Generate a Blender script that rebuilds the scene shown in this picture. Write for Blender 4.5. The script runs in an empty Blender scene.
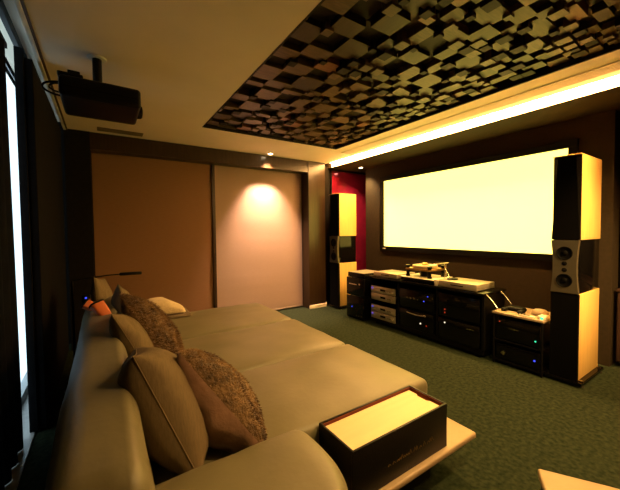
import bpy, bmesh, math, random
from mathutils import Vector, Matrix, noise
S = bpy.context.scene
COL = S.collection
rnd = random.Random(11)

# ------------------------------------------------------------------ camera
yaw, pitch, roll, fpx = 0.581860545, -0.034835951, -0.010359830, 314.874
F = Vector((math.sin(yaw) * math.cos(pitch), math.cos(yaw) * math.cos(pitch), math.sin(pitch)))
R0 = Vector((math.cos(yaw), -math.sin(yaw), 0)); U0 = R0.cross(F)
R = math.cos(roll) * R0 + math.sin(roll) * U0
U = math.cos(roll) * U0 - math.sin(roll) * R0
cd = bpy.data.cameras.new('camera'); cam = bpy.data.objects.new('camera', cd); COL.objects.link(cam)
M3 = Matrix((R, U, -F)).transposed()
cam.matrix_world = Matrix.Translation((0, 0, 1.3)) @ M3.to_4x4()
cd.sensor_fit = 'HORIZONTAL'; cd.sensor_width = 36; cd.lens = fpx / 620 * 36
cd.shift_y = -4 / 620; cd.clip_start = 0.02
S.camera = cam

# ------------------------------------------------------------------ world, exposure, lights
w = bpy.data.worlds.new('world'); S.world = w; w.use_nodes = True
bg = w.node_tree.nodes['Background']
bg.inputs[0].default_value = (0.62, 0.86, 1.0, 1); bg.inputs[1].default_value = 0.6
S.view_settings.view_transform = 'Standard'; S.view_settings.look = 'None'
S.view_settings.gamma = 1; S.view_settings.use_curve_mapping = False
S.view_settings.exposure = 1.8
COVE = ((1.0, 0.50, 0.15), 62.0)        # the long light line over the screen wall
SCREEN = ((1.0, 0.78, 0.12), 1.15)      # glow put into the screen surface for the light falling on it
SPOTS = dict(                            # the recessed ceiling spots: position, aim, energy, cone, colour
    blind=((2.08, 4.19, 2.42), (2.12, 4.50, 1.0), 235, 76, (1.0, 0.60, 0.38)),
    niche=((3.72, 4.05, 2.36), (3.72, 4.10, 0.5), 45, 110, (1.0, 0.66, 0.30)),
    box=((1.55, 0.25, 2.42), (1.75, 0.95, 0.0), 55, 120, (1.0, 0.60, 0.19)),
    aisle=((2.70, -0.60, 2.42), (3.45, 0.92, 1.0), 185, 42, (1.0, 0.60, 0.19)),
)

# ------------------------------------------------------------------ materials
def mat(name, c1, c2=None, rough=0.6, nscale=8.0, bump=0.0, bscale=None, metal=0.0, spec=0.5, stretch=(1, 1, 1),
        detail=4.0, coat=0.0, sheen=0.0, lo=0.35, hi=0.65, dist=0.004):
    m = bpy.data.materials.new(name); m.use_nodes = True
    nt = m.node_tree; b = nt.nodes['Principled BSDF']
    b.inputs['Roughness'].default_value = rough; b.inputs['Metallic'].default_value = metal
    b.inputs['Specular IOR Level'].default_value = spec
    b.inputs['Coat Weight'].default_value = coat
    b.inputs['Sheen Weight'].default_value = sheen
    tc = nt.nodes.new('ShaderNodeTexCoord'); mp = nt.nodes.new('ShaderNodeMapping')
    mp.inputs['Scale'].default_value = stretch
    nt.links.new(tc.outputs['Object'], mp.inputs['Vector'])
    c2 = c2 or tuple(x * 0.8 for x in c1)
    n = nt.nodes.new('ShaderNodeTexNoise'); n.inputs['Scale'].default_value = nscale; n.inputs['Detail'].default_value = detail
    nt.links.new(mp.outputs[0], n.inputs['Vector'])
    r = nt.nodes.new('ShaderNodeValToRGB')
    r.color_ramp.elements[0].position = lo; r.color_ramp.elements[1].position = hi
    r.color_ramp.elements[0].color = (*c2, 1); r.color_ramp.elements[1].color = (*c1, 1)
    nt.links.new(n.outputs['Fac'], r.inputs[0]); nt.links.new(r.outputs[0], b.inputs['Base Color'])
    if bump:
        n2 = nt.nodes.new('ShaderNodeTexNoise'); n2.inputs['Scale'].default_value = bscale or nscale; n2.inputs['Detail'].default_value = 6
        nt.links.new(mp.outputs[0], n2.inputs['Vector'])
        bp = nt.nodes.new('ShaderNodeBump'); bp.inputs['Strength'].default_value = bump; bp.inputs['Distance'].default_value = dist
        nt.links.new(n2.outputs['Fac'], bp.inputs['Height']); nt.links.new(bp.outputs[0], b.inputs['Normal'])
    return m

def glow(name, col, s, base=(0.02, 0.02, 0.02)):
    m = bpy.data.materials.new(name); m.use_nodes = True
    b = m.node_tree.nodes['Principled BSDF']
    b.inputs['Base Color'].default_value = (*base, 1); b.inputs['Roughness'].default_value = 0.5
    b.inputs['Emission Color'].default_value = (*col, 1); b.inputs['Emission Strength'].default_value = s
    return m

def glass_mat():
    m = bpy.data.materials.new('window_glass'); m.use_nodes = True
    nt = m.node_tree; nt.nodes.remove(nt.nodes['Principled BSDF'])
    o = nt.nodes['Material Output']; t = nt.nodes.new('ShaderNodeBsdfTransparent'); g = nt.nodes.new('ShaderNodeBsdfGlossy')
    g.inputs['Roughness'].default_value = 0.02; x = nt.nodes.new('ShaderNodeMixShader'); x.inputs[0].default_value = 0.06
    nt.links.new(t.outputs[0], x.inputs[1]); nt.links.new(g.outputs[0], x.inputs[2]); nt.links.new(x.outputs[0], o.inputs[0])
    return m

M = dict(
    carpet=mat('green_carpet', (0.036, 0.046, 0.024), (0.010, 0.016, 0.009), 0.95, 38, 0.6, 700, spec=0.03, detail=15, dist=0.004, lo=0.28, hi=0.74),
    plaster=mat('ceiling_paint', (0.84, 0.74, 0.60), (0.80, 0.70, 0.56), 0.85, 3, 0.05, 80, spec=0.2),
    wallpaint=mat('brown_wall_covering', (0.033, 0.023, 0.012), (0.027, 0.019, 0.010), 0.75, 30, 0.15, 150, spec=0.12),
    darkwall=mat('dark_wall', (0.009, 0.007, 0.005), (0.006, 0.005, 0.004), 0.8, 20, 0.1, spec=0.1),
    walnut=mat('dark_walnut_panel', (0.032, 0.017, 0.0065), (0.019, 0.010, 0.004), 0.28, 6, 0.05, 30, stretch=(8, 8, 0.6), spec=0.4),
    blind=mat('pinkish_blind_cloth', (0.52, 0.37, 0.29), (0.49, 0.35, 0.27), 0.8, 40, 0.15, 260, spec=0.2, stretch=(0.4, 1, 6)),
    blind_left=mat('dimmed_blind_cloth', (0.40, 0.215, 0.115), (0.365, 0.195, 0.102), 0.75, 40, 0.15, 260, spec=0.25, stretch=(0.4, 1, 6)),  # left blind's dimness put into a darker, redder cloth colour
    platter=mat('platter_acrylic', (0.42, 0.33, 0.19), None, 0.3, 20),
    red=mat('red_lacquer', (0.36, 0.016, 0.055), (0.26, 0.011, 0.04), 0.12, 4, 0.25, 4, metal=0.45, coat=1.0, dist=0.02),
    tile_dark=mat('mosaic_dark', (0.012, 0.008, 0.004), (0.008, 0.005, 0.003), 0.6, 30, spec=0.2),
    tile_tan=mat('mosaic_tan', (0.120, 0.070, 0.028), (0.065, 0.038, 0.015), 0.5, 9, 0.05, stretch=(1, 8, 1)),
    tile_mid=mat('mosaic_brown', (0.036, 0.021, 0.009), (0.022, 0.013, 0.006), 0.5, 9, stretch=(8, 1, 1)),
    tile_red=mat('mosaic_copper', (0.26, 0.105, 0.045), (0.20, 0.08, 0.035), 0.45, 9, stretch=(1, 8, 1)),
    sofa=mat('khaki_sofa_leather', (0.162, 0.145, 0.080), (0.138, 0.122, 0.066), 0.45, 5, 0.35, 38, spec=0.45, sheen=0.05, dist=0.003),
    plainpillow=mat('khaki_ribbed_cloth', (0.170, 0.125, 0.068), (0.140, 0.102, 0.055), 0.8, 30, 0.5, 160, spec=0.2, stretch=(6, 1, 1)),
    fur=mat('brown_fur', (0.22, 0.13, 0.058), (0.050, 0.028, 0.012), 0.75, 26, 0.9, 60, spec=0.3, sheen=0.2, detail=7, dist=0.02),
    fur_tip=mat('golden_fur', (0.42, 0.26, 0.11), (0.075, 0.028, 0.012), 0.5, 11, spec=0.4, sheen=0.3, lo=0.42, hi=0.62),
    satin=mat('mauve_satin', (0.27, 0.150, 0.100), (0.20, 0.11, 0.07), 0.34, 10, 0.6, 14, spec=0.6, sheen=0.3, dist=0.02),
    hide=mat('dark_box_leather', (0.0065, 0.0048, 0.0036), (0.0045, 0.0034, 0.0026), 0.45, 30, 0.3, 120, spec=0.25),
    lightwood=mat('pale_maple', (0.74, 0.54, 0.27), (0.71, 0.51, 0.25), 0.45, 3, stretch=(1, 10, 10)),
    maple=mat('maple_veneer', (0.80, 0.52, 0.17), (0.73, 0.46, 0.14), 0.30, 4, stretch=(10, 10, 0.7)),
    redlining=mat('red_lining', (0.22, 0.05, 0.02), None, 0.7),
    beige=mat('beige_leather', (0.36, 0.265, 0.16), (0.33, 0.24, 0.145), 0.42, 12, 0.15, 60),
    black=mat('black_satin', (0.0035, 0.003, 0.0028), (0.0025, 0.0022, 0.002), 0.45, 20, spec=0.14),
    gloss=mat('black_gloss', (0.0035, 0.003, 0.0028), (0.0025, 0.0022, 0.002), 0.12, 20, spec=0.22),
    grille=mat('black_grille_cloth', (0.0035, 0.003, 0.0026), (0.002, 0.0018, 0.0016), 0.9, 200, 0.3, 400, spec=0.05),
    cone=mat('speaker_cone', (0.003, 0.0027, 0.0023), None, 0.6, 30, spec=0.08),
    baffle=mat('champagne_baffle', (0.13, 0.11, 0.075), (0.115, 0.098, 0.066), 0.33, 20, metal=0.5),
    silver=mat('brushed_champagne_metal', (0.52, 0.45, 0.33), (0.44, 0.38, 0.28), 0.33, 30, metal=0.6, stretch=(1, 1, 20)),
    white=mat('off_white', (0.78, 0.70, 0.52), (0.72, 0.64, 0.47), 0.5, 10),
    whitemetal=mat('painted_white_metal', (0.75, 0.74, 0.70), None, 0.4, 10),
    steel=mat('steel', (0.60, 0.55, 0.45), None, 0.25, 20, metal=1.0),
    brass=mat('brass', (0.75, 0.50, 0.18), None, 0.3, 20, metal=1.0),
    curtain=mat('blackout_curtain', (0.006, 0.006, 0.0065), (0.004, 0.004, 0.0045), 0.9, 20, 0.2, 120, spec=0.08),
    curtain2=mat('slate_curtain', (0.012, 0.014, 0.018), (0.008, 0.009, 0.012), 0.85, 20, 0.2, 120, spec=0.12),
    frame=mat('window_frame_paint', (0.55, 0.57, 0.58), None, 0.5),
    sill=mat('stone_sill', (0.36, 0.34, 0.31), (0.28, 0.26, 0.24), 0.35, 18),
    orange=mat('orange_plastic', (0.62, 0.15, 0.035), (0.52, 0.12, 0.03), 0.5, 8),
    cream=mat('cream_fleece', (0.70, 0.56, 0.36), (0.60, 0.47, 0.29), 0.9, 30, 0.6, 60, sheen=0.3, dist=0.01),
    taupe=mat('taupe_pad', (0.16, 0.12, 0.075), None, 0.7),
    gold=mat('gold_stamp', (0.42, 0.27, 0.10), None, 0.4, metal=0.4),
    ember=mat('dark_oxblood_wood', (0.045, 0.020, 0.013), (0.028, 0.013, 0.009), 0.5, 6, stretch=(6, 6, 1)),
    glass=glass_mat(),
    cove=glow('cove_tube', COVE[0], COVE[1]),
    cove_edge=glow('cove_glow_edge', COVE[0], COVE[1] * 0.20),
    screen=glow('screen_glow', SCREEN[0], SCREEN[1], (0.80, 0.74, 0.55)),
    blue=glow('blue_led', (0.05, 0.08, 1.0), 0.4), green=glow('green_led', (0.05, 1.0, 0.45), 0.5),
    redled=glow('red_led', (1.0, 0.06, 0.02), 0.12), whiteled=glow('white_led', (1.0, 0.85, 0.6), 0.35),
    bulb=glow('spot_bulb', (1.0, 0.75, 0.45), 14.0),
)

# ------------------------------------------------------------------ helpers
class MB:
    """collects shapes into one mesh"""
    def __init__(s): s.bm = bmesh.new(); s.mi = 0
    def _add(s, t):
        for f in t.faces: f.material_index = s.mi
        me = bpy.data.meshes.new('t'); t.to_mesh(me); t.free(); s.bm.from_mesh(me); bpy.data.meshes.remove(me); return s
    def box(s, x0, x1, y0, y1, z0, z1, bev=0.0, seg=2, mtx=None):
        t = bmesh.new(); bmesh.ops.create_cube(t, size=1)
        bmesh.ops.scale(t, vec=(x1 - x0, y1 - y0, z1 - z0), verts=t.verts)
        bmesh.ops.translate(t, vec=((x0 + x1) / 2, (y0 + y1) / 2, (z0 + z1) / 2), verts=t.verts)
        if bev: bmesh.ops.bevel(t, geom=t.edges[:], offset=bev, segments=seg, affect='EDGES', profile=0.5)
        if mtx: bmesh.ops.transform(t, matrix=mtx, verts=t.verts)
        return s._add(t)
    def cyl(s, a, b, r0, r1=None, n=24, bev=0):
        a = Vector(a); b = Vector(b); d = b - a; r1 = r0 if r1 is None else r1
        t = bmesh.new(); bmesh.ops.create_cone(t, cap_ends=True, segments=n, radius1=r0, radius2=r1, depth=d.length)
        if bev: bmesh.ops.bevel(t, geom=[e for e in t.edges if len(e.link_faces) == 2 and any(len(f.verts) > 4 for f in e.link_faces)], offset=bev, segments=2, affect='EDGES')
        m = Matrix.Translation((a + b) / 2) @ d.to_track_quat('Z', 'Y').to_matrix().to_4x4()
        bmesh.ops.transform(t, matrix=m, verts=t.verts); return s._add(t)
    def lathe(s, prof, n=32, mtx=None):
        t = bmesh.new(); rings = []
        for r, z in prof:
            rings.append([t.verts.new((r * math.cos(2 * math.pi * k / n), r * math.sin(2 * math.pi * k / n), z)) for k in range(n)])
        for a, b in zip(rings, rings[1:]):
            for k in range(n): t.faces.new((a[k], a[(k + 1) % n], b[(k + 1) % n], b[k]))
        t.faces.new(rings[0][::-1]); t.faces.new(rings[-1])
        if mtx: bmesh.ops.transform(t, matrix=mtx, verts=t.verts)
        return s._add(t)
    def tube(s, pts, r, n=10):
        t = bmesh.new(); pts = [Vector(p) for p in pts]; rings = []
        up = Vector((0.13, 0.21, 0.97))
        for i, p in enumerate(pts):
            d = (pts[min(i + 1, len(pts) - 1)] - pts[max(i - 1, 0)]).normalized()
            u = d.cross(up); u = u.normalized() if u.length > 1e-4 else Vector((1, 0, 0)); v = d.cross(u)
            rr = r[i] if isinstance(r, (list, tuple)) else r
            rings.append([t.verts.new(p + rr * (math.cos(2 * math.pi * k / n) * u + math.sin(2 * math.pi * k / n) * v)) for k in range(n)])
        for a, b in zip(rings, rings[1:]):
            for k in range(n): t.faces.new((a[k], a[(k + 1) % n], b[(k + 1) % n], b[k]))
        t.faces.new(rings[0][::-1]); t.faces.new(rings[-1]); return s._add(t)
    def prism(s, poly, h0, h1, axis='z', bev=0):
        t = bmesh.new()
        def P(a, b, h): return {'z': (a, b, h), 'x': (h, a, b), 'y': (a, h, b)}[axis]
        lo = [t.verts.new(P(a, b, h0)) for a, b in poly]; hi = [t.verts.new(P(a, b, h1)) for a, b in poly]
        n = len(poly)
        for k in range(n): t.faces.new((lo[k], lo[(k + 1) % n], hi[(k + 1) % n], hi[k]))
        t.faces.new(lo[::-1]); t.faces.new(hi)
        if bev: bmesh.ops.bevel(t, geom=t.edges[:], offset=bev, segments=2, affect='EDGES')
        return s._add(t)
    def soft(s, x0, x1, y0, y1, z0, z1, r, bulge=0.0, n=14, wr=0.0, seed=0, fn=None):
        """a box with round edges, a swelling top and slight creases: an upholstered block"""
        h = Vector(((x1 - x0) / 2, (y1 - y0) / 2, (z1 - z0) / 2)); c = Vector(((x0 + x1) / 2, (y0 + y1) / 2, (z0 + z1) / 2))
        def axis(hh):
            rr = min(r, hh); a = [-hh + rr * k / 4 for k in range(4)]
            m = [-hh + rr + (2 * (hh - rr)) * k / n for k in range(n + 1)]
            return a + m + [-v for v in a[::-1]]
        A = [axis(v) for v in h]; t = bmesh.new()
        def face(i, j, k, sg):
            g = []
            for u in A[i]:
                row = []
                for v in A[j]:
                    p = [0, 0, 0]; p[i] = u; p[j] = v; p[k] = sg * h[k]; row.append(t.verts.new(p))
                g.append(row)
            for a in range(len(g) - 1):
                for b in range(len(g[0]) - 1): t.faces.new((g[a][b], g[a + 1][b], g[a + 1][b + 1], g[a][b + 1]))
        for i, j, k in ((0, 1, 2), (1, 2, 0), (0, 2, 1)):
            face(i, j, k, 1); face(i, j, k, -1)
        bmesh.ops.remove_doubles(t, verts=t.verts, dist=1e-5)
        for v in t.verts:
            p = v.co; q = Vector([max(-(h[i] - min(r, h[i])), min(h[i] - min(r, h[i]), p[i])) for i in range(3)])
            d = p - q
            if d.length > 1e-6: p = q + d.normalized() * min(r, min(h))
            u, w_ = p.x / h.x, p.y / h.y
            p = Vector(p)
            if p.z > 0: p.z += bulge * (1 - u ** 4) * (1 - w_ ** 4)
            if wr:
                p += wr * noise.noise_vector((p + Vector((seed, 0, 0))) * 4.0) + 0.5 * wr * noise.noise_vector((p + Vector((0, seed, 0))) * 9.0)
            p = p + c
            v.co = fn(p) if fn else p
        bmesh.ops.recalc_face_normals(t, faces=t.faces); return s._add(t)
    def build(s, name, m, parent=None, smooth=None):
        bmesh.ops.recalc_face_normals(s.bm, faces=s.bm.faces)
        me = bpy.data.meshes.new(name); s.bm.to_mesh(me); s.bm.free()
        ms = m if isinstance(m, (list, tuple)) else [m]
        for x in ms: me.materials.append(M[x])
        if smooth is not None:
            for p in me.polygons: p.use_smooth = True
            if smooth < 180:
                try: me.set_sharp_from_angle(angle=math.radians(smooth))
                except Exception: pass
        o = bpy.data.objects.new(name, me); COL.objects.link(o)
        if parent:
            o.parent = parent; o.matrix_parent_inverse = Matrix.Translation(-parent.location)
        return o

def tag(o, label=None, cat=None, group=None, kind=None):
    for k, v in (('label', label), ('category', cat), ('group', group), ('kind', kind)):
        if v: o[k] = v
    return o
def thing(name, label, cat, loc, group=None):
    o = bpy.data.objects.new(name, None); o.empty_display_size = 0.05; COL.objects.link(o); o.location = loc
    return tag(o, label, cat, group)
def struct(name, mb, m, smooth=None): return tag(mb.build(name, m, None, smooth), kind='structure')
def copy_tree(o, parent=None):
    c = o.copy(); COL.objects.link(c)
    if parent: c.parent = parent
    for ch in list(o.children): copy_tree(ch, c)
    return c

# ================================================================== THE ROOM
CZ = 2.42                                                   # ceiling
struct('floor', MB().box(-0.60, 4.6, -1.7, 5.2, -0.08, 0), 'carpet')
# ceiling with the recess for the mosaic panel and the raised curtain trough along the windows
PX0, PX1, PY0, PY1 = 0.925, 2.755, 0.25, 3.50
c = MB()
c.box(-0.30, PX0, -1.7, 5.2, CZ, CZ + 0.2)
c.box(PX0, PX1, PY1, 5.2, CZ, CZ + 0.2)
c.box(PX0, PX1, -1.7, PY0, CZ, CZ + 0.2)
c.box(PX1, 3.20, -1.7, 5.2, CZ, CZ + 0.2)
c.box(PX0, PX1, PY0, PY1, CZ + 0.15, CZ + 0.25)
c.box(3.20, 4.6, -1.7, 5.2, CZ + 0.03, CZ + 0.2)
c.box(-0.60, -0.30, -1.7, 5.2, 2.56, 2.64)                   # trough top
struct('ceiling', c, 'plaster')
struct('trim_1', MB().box(3.285, 4.6, -1.7, 5.2, 2.36, CZ + 0.03), 'wallpaint')          # dropped soffit before the screen wall
struct('trim_2', MB().box(-0.2995, -0.285, -1.7, 4.30, 2.405, 2.42, 0.003), 'ember')      # edge of the curtain trough
# walls
struct('wall_screen', MB().box(3.9, 4.1, 0.885, 4.12, 0, 2.40), 'wallpaint')
struct('wall_right', MB().box(4.45, 4.6, -1.7, 5.2, 0, 2.40), 'darkwall')
struct('wall_rear', MB().box(-0.60, 4.6, -1.85, -1.7, 0, 2.64), 'darkwall')
b = MB(); b.box(-0.60, 3.14, 4.60, 4.75, 0, 2.64); b.box(3.14, 4.6, 4.42, 4.75, 0, 2.40)
struct('wall_far', b, 'darkwall')
struct('trim_7', MB().box(-0.322, -0.3005, -1.7, 4.30, 2.402, 2.56, 0.003), 'whitemetal')
struct('trim_3', MB().box(-0.30, 2.81, 4.31, 4.60, 2.235, CZ, 0.003), 'walnut')          # pelmet over the blinds
struct('trim_4', MB().box(2.81, 3.14, 4.30, 4.62, 0, CZ, 0.003), 'walnut')               # pillar at the corner
struct('trim_5', MB().box(-0.32, -0.09, 4.30, 4.60, 0, CZ, 0.003), 'darkwall')           # dark return by the curtains
struct('baseboard_far', MB().box(2.805, 3.145, 4.285, 4.30, 0, 0.06, 0.003), 'white')
# window wall on the left
b = MB(); b.box(-0.60, -0.54, -1.85, 1.6, 0, 2.64); b.box(-0.60, -0.54, 4.35, 4.60, 0, 2.64)
struct('wall_left', b, 'darkwall')
b = MB()
for y in (1.63, 2.30, 4.32): b.box(-0.60, -0.54, y - 0.03, y + 0.03, 0.03, 2.60, 0.004)
b.box(-0.60, -0.54, 1.6, 4.35, 0.0, 0.07, 0.004); b.box(-0.60, -0.54, 1.6, 4.35, 2.56, 2.64, 0.004)
win = struct('window_1', b, 'frame')
for y0, y1 in ((1.66, 2.27), (2.33, 4.29)):
    MB().box(-0.573, -0.567, y0, y1, 0.07, 2.56).build('window_pane', 'glass', win)
struct('trim_6', MB().box(-0.54, -0.40, 1.6, 4.35, 0, 0.012, 0.002), 'sill')             # stone threshold under the window

# ------------------------------------------------------------------ cove light
t = thing('cove_light', 'long warm light line along the ceiling edge above the screen wall', 'light', (3.21, 2.1, 2.40))
MB().box(3.206, 3.280, -1.6, 4.29, CZ + 0.008, CZ + 0.028).build('diffuser', 'cove', t)
MB().box(3.2002, 3.2055, -1.6, 4.29, CZ - 0.003, CZ + 0.028).build('side_rail', 'white', t)
MB().box(3.2805, 3.2845, -1.6, 4.29, 2.362, CZ + 0.028).build('glow_edge', 'cove_edge', t)  # edge made to glow as well, added to brighten the ceiling

# ------------------------------------------------------------------ recessed spots (each with its own lamp)
def spot(key, label):
    p, aim, e, cone, colr = SPOTS[key]
    x, y, z = p
    t = thing('recessed_spotlight', label, 'light', (x, y, z), 'recessed spots in the ceiling')
    MB().lathe([(0.030, 0), (0.042, 0), (0.044, -0.003), (0.042, -0.006), (0.032, -0.006), (0.030, -0.001)], 28, Matrix.Translation((x, y, z))).build('trim_ring', 'whitemetal', t, 40)
    MB().lathe([(0.001, -0.0015), (0.029, -0.0015), (0.029, -0.003), (0.001, -0.003)], 24, Matrix.Translation((x, y, z))).build('bulb', 'bulb', t)
    l = bpy.data.lights.new('spot_lamp', 'SPOT'); l.energy = e; l.spot_size = math.radians(cone); l.spot_blend = 1.0
    l.shadow_soft_size = 0.03; l.color = colr
    o = bpy.data.objects.new('spot_lamp', l); COL.objects.link(o); o.parent = t
    o.location = (0, 0, -0.02); o.rotation_euler = (Vector(aim) - Vector(p)).to_track_quat('-Z', 'Y').to_euler()
spot('blind', 'recessed ceiling spot over the right blind, just before the wooden pelmet')
spot('niche', 'recessed spot in the dropped soffit over the red panel corner')
spot('box', 'recessed ceiling spot over the near end of the sofa')
spot('aisle', 'recessed ceiling spot over the aisle before the right loudspeaker')

# ------------------------------------------------------------------ ceiling mosaic panel
t = thing('ceiling_mosaic_panel', 'dark recessed ceiling panel of overlapping brown and tan wooden squares', 'ceiling panel', ((PX0 + PX1) / 2, (PY0 + PY1) / 2, CZ))
MB().box(PX0 + .001, PX1 - .001, PY0 + .001, PY1 - .001, CZ + 0.120, CZ + 0.149).build('back_board', 'tile_dark', t)
b = MB()
th = 0.012
b.box(PX0, PX0 + th, PY0, PY1, CZ - 0.002, CZ + 0.15); b.box(PX1 - th, PX1, PY0, PY1, CZ - 0.002, CZ + 0.15)
b.box(PX0 + th, PX1 - th, PY0, PY0 + th, CZ - 0.002, CZ + 0.15); b.box(PX0 + th, PX1 - th, PY1 - th, PY1, CZ - 0.002, CZ + 0.15)
b.build('border', 'tile_dark', t)
tiles = {'tile_dark': MB(), 'tile_tan': MB(), 'tile_mid': MB(), 'tile_red': MB()}
def tile(x0, x1, y0, y1, kind, drop):
    x0 = max(x0, PX0 + 0.014); y0 = max(y0, PY0 + 0.014); x1 = min(x1, PX1 - 0.014); y1 = min(y1, PY1 - 0.014)
    if x1 - x0 > 0.012 and y1 - y0 > 0.012: tiles[kind].box(x0 + .0007, x1 - .0007, y0 + .0007, y1 - .0007, CZ + drop, CZ + 0.121, 0.001, 1)
def cuts(a, b):
    v = [a]
    while v[-1] < b: v.append(v[-1] + rnd.choice((0.08, 0.11, 0.14, 0.18)))
    return v
CX = cuts(PX0, PX1); CY = cuts(PY0, PY1); q = 0
corners = []
for i in range(len(CX) - 1):
    for j in range(len(CY) - 1):
        q += 1; k = rnd.random(); a = rnd.uniform(-0.012, 0.018); e = 1e-5 * q
        if (i + j) % 2:
            tile(CX[i] - a, CX[i + 1] + a, CY[j] - a, CY[j + 1] + a, 'tile_tan' if k < 0.60 else 'tile_red' if k < 0.66 else 'tile_mid', 0.020 + 0.014 * rnd.random() + e)
        else:
            tile(CX[i], CX[i + 1], CY[j], CY[j + 1], 'tile_dark' if k < 0.85 else 'tile_mid', 0.050 + 0.025 * rnd.random() + e)
        if rnd.random() < 0.55:
            h = rnd.choice((0.022, 0.030, 0.038)); k = rnd.random()
            tile(CX[i] - h, CX[i] + h, CY[j] - h, CY[j] + h, 'tile_tan' if k < 0.45 else 'tile_dark', 0.004 + 0.010 * rnd.random() + e)
names = dict(tile_dark='dark_squares', tile_tan='tan_squares', tile_mid='brown_squares', tile_red='copper_squares')
for k, v in tiles.items(): v.build(names[k], k, t)

# linear air vent in the ceiling between panel and light line
t = thing('linear_air_vent', 'slim linear air vent in the ceiling beside the light line', 'vent', (3.02, 2.0, CZ))
b = MB(); b.box(2.94, 2.952, -1.2, 3.62, CZ - 0.006, CZ + 0.002); b.box(3.088, 3.10, -1.2, 3.62, CZ - 0.006, CZ + 0.002)
b.box(2.952, 3.088, 3.608, 3.62, CZ - 0.006, CZ + 0.002); b.build('frame', 'plaster', t)
b = MB()
for k in range(5): b.box(2.956 + 0.027 * k, 2.972 + 0.027 * k, -1.2, 3.608, CZ - 0.005, CZ - 0.001)
b.build('slat', 'plaster', t)
# small vent over the far left corner
t = thing('ceiling_vent', 'small ceiling vent beyond the projector near the far left corner', 'vent', (0.10, 4.12, CZ))
b = MB(); b.box(-0.02, 0.42, 4.06, 4.20, CZ - 0.006, CZ - 0.0005, 0.002); b.build('frame', 'taupe', t)
b = MB()
for k in range(4): b.box(0.0, 0.40, 4.075 + 0.03 * k, 4.09 + 0.03 * k, CZ - 0.010, CZ - 0.006)
b.build('slat', 'taupe', t)

# ------------------------------------------------------------------ red lacquer panel in the corner niche
t = thing('red_wall_panel', 'glossy red lacquer panel in the corner behind the left loudspeaker', 'wall panel', (3.76, 4.40, 0))
MB().box(3.36, 4.18, 4.395, 4.42, 0.02, 2.325, 0.003).build('lacquer_sheet', 'red', t)
b = MB(); b.box(3.335, 3.36, 4.39, 4.42, 0, 2.345, 0.002); b.box(4.18, 4.205, 4.39, 4.42, 0, 2.345, 0.002); b.box(3.36, 4.18, 4.39, 4.42, 2.325, 2.345, 0.002)
b.build('frame', 'black', t)

# ------------------------------------------------------------------ roller blinds
def blind(x0, x1, y, label, seed, cloth):
    t = thing('roller_blind', label, 'blind', ((x0 + x1) / 2, y, 0.02), 'roller blinds on the far wall')
    bm = bmesh.new(); nx_, nz_ = 30, 60; rows = []
    for k in range(nz_ + 1):
        z = 0.035 + (2.27 - 0.035) * k / nz_
        row = []
        for i in range(nx_ + 1):
            x = x0 + (x1 - x0) * i / nx_
            d = 0.004 * noise.noise(Vector((x * 1.1 + seed, z * 3.2, seed))) + 0.0015 * noise.noise(Vector((x * 0.6, z * 14, seed + 3)))
            row.append(bm.verts.new((x, y + d, z)))
        rows.append(row)
    for a in range(nz_):
        for i in range(nx_): bm.faces.new((rows[a][i], rows[a][i + 1], rows[a + 1][i + 1], rows[a + 1][i]))
    bmesh.ops.solidify(bm, geom=bm.faces[:], thickness=0.002)
    m_ = MB(); m_.bm.free(); m_.bm = bm
    m_.build('cloth', cloth, t, 60)
    MB().cyl((x0, y, 0.028), (x1, y, 0.028), 0.010, n=14).build('bottom_bar', 'taupe', t, 40)
    MB().cyl((x0, y + 0.03, 2.265), (x1, y + 0.03, 2.265), 0.026, n=18).build('roller_tube', 'taupe', t, 40)
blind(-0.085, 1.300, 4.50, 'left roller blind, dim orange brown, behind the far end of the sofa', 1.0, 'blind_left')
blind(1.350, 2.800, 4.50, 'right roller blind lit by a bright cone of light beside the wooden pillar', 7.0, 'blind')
b = MB().box(1.303, 1.347, 4.478, 4.53, 0.0, 2.235, 0.003)
tag(b.build('blind_guide_rail', 'walnut'), 'dark upright rail between the two roller blinds', 'rail')

# ------------------------------------------------------------------ curtains at the window
def curtain(y0, y1, xc, amp, period, z0, z1, label, m, seed):
    t = thing('blackout_curtain', label, 'curtain', (xc, (y0 + y1) / 2, z0))
    n = int((y1 - y0) / period * 14); bm = bmesh.new(); rows = []
    for k in range(9):
        f = k / 8; row = []
        for i in range(n + 1):
            y = y0 + (y1 - y0) * i / n
            x = xc + amp * math.sin(2 * math.pi * (y - y0) / period + 0.8 * noise.noise(Vector((y * 2, seed, f * 0.8)))) * (0.8 + 0.3 * (1 - f))
            row.append(bm.verts.new((x, y + 0.01 * noise.noise(Vector((f * 2, y, seed))), z0 + (z1 - z0) * f)))
        rows.append(row)
    for a in range(8):
        for i in range(n): bm.faces.new((rows[a][i], rows[a][i + 1], rows[a + 1][i + 1], rows[a + 1][i]))
    bmesh.ops.solidify(bm, geom=bm.faces[:], thickness=0.004)
    mb = MB(); mb.bm.free(); mb.bm = bm; mb.build('cloth', m, t, 180)
    MB().box(xc - 0.01, xc + 0.01, y0, y1, z1, z1 + 0.03).build('heading', m, t)
t = thing('blackout_panel', 'tall black blackout panel filling the left wall beyond the strip of daylight', 'blackout panel', (-0.38, 3.5, 0.013))
MB().box(-0.428, -0.384, 2.65, 4.28, 0.014, 2.455, 0.004).build('outer_leaf', 'curtain', t)
MB().box(-0.380, -0.342, 2.66, 4.28, 0.014, 2.40, 0.004).build('inner_leaf', 'curtain', t)
curtain(0.35, 2.59, -0.455, 0.022, 0.14, 0.015, 2.40, 'dark slate curtain on the near side of the strip of daylight', 'curtain2', 5)
t = thing('curtain_track', 'black curtain track along the trough over the window', 'curtain track', (-0.43, 2.4, 2.55))
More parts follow.
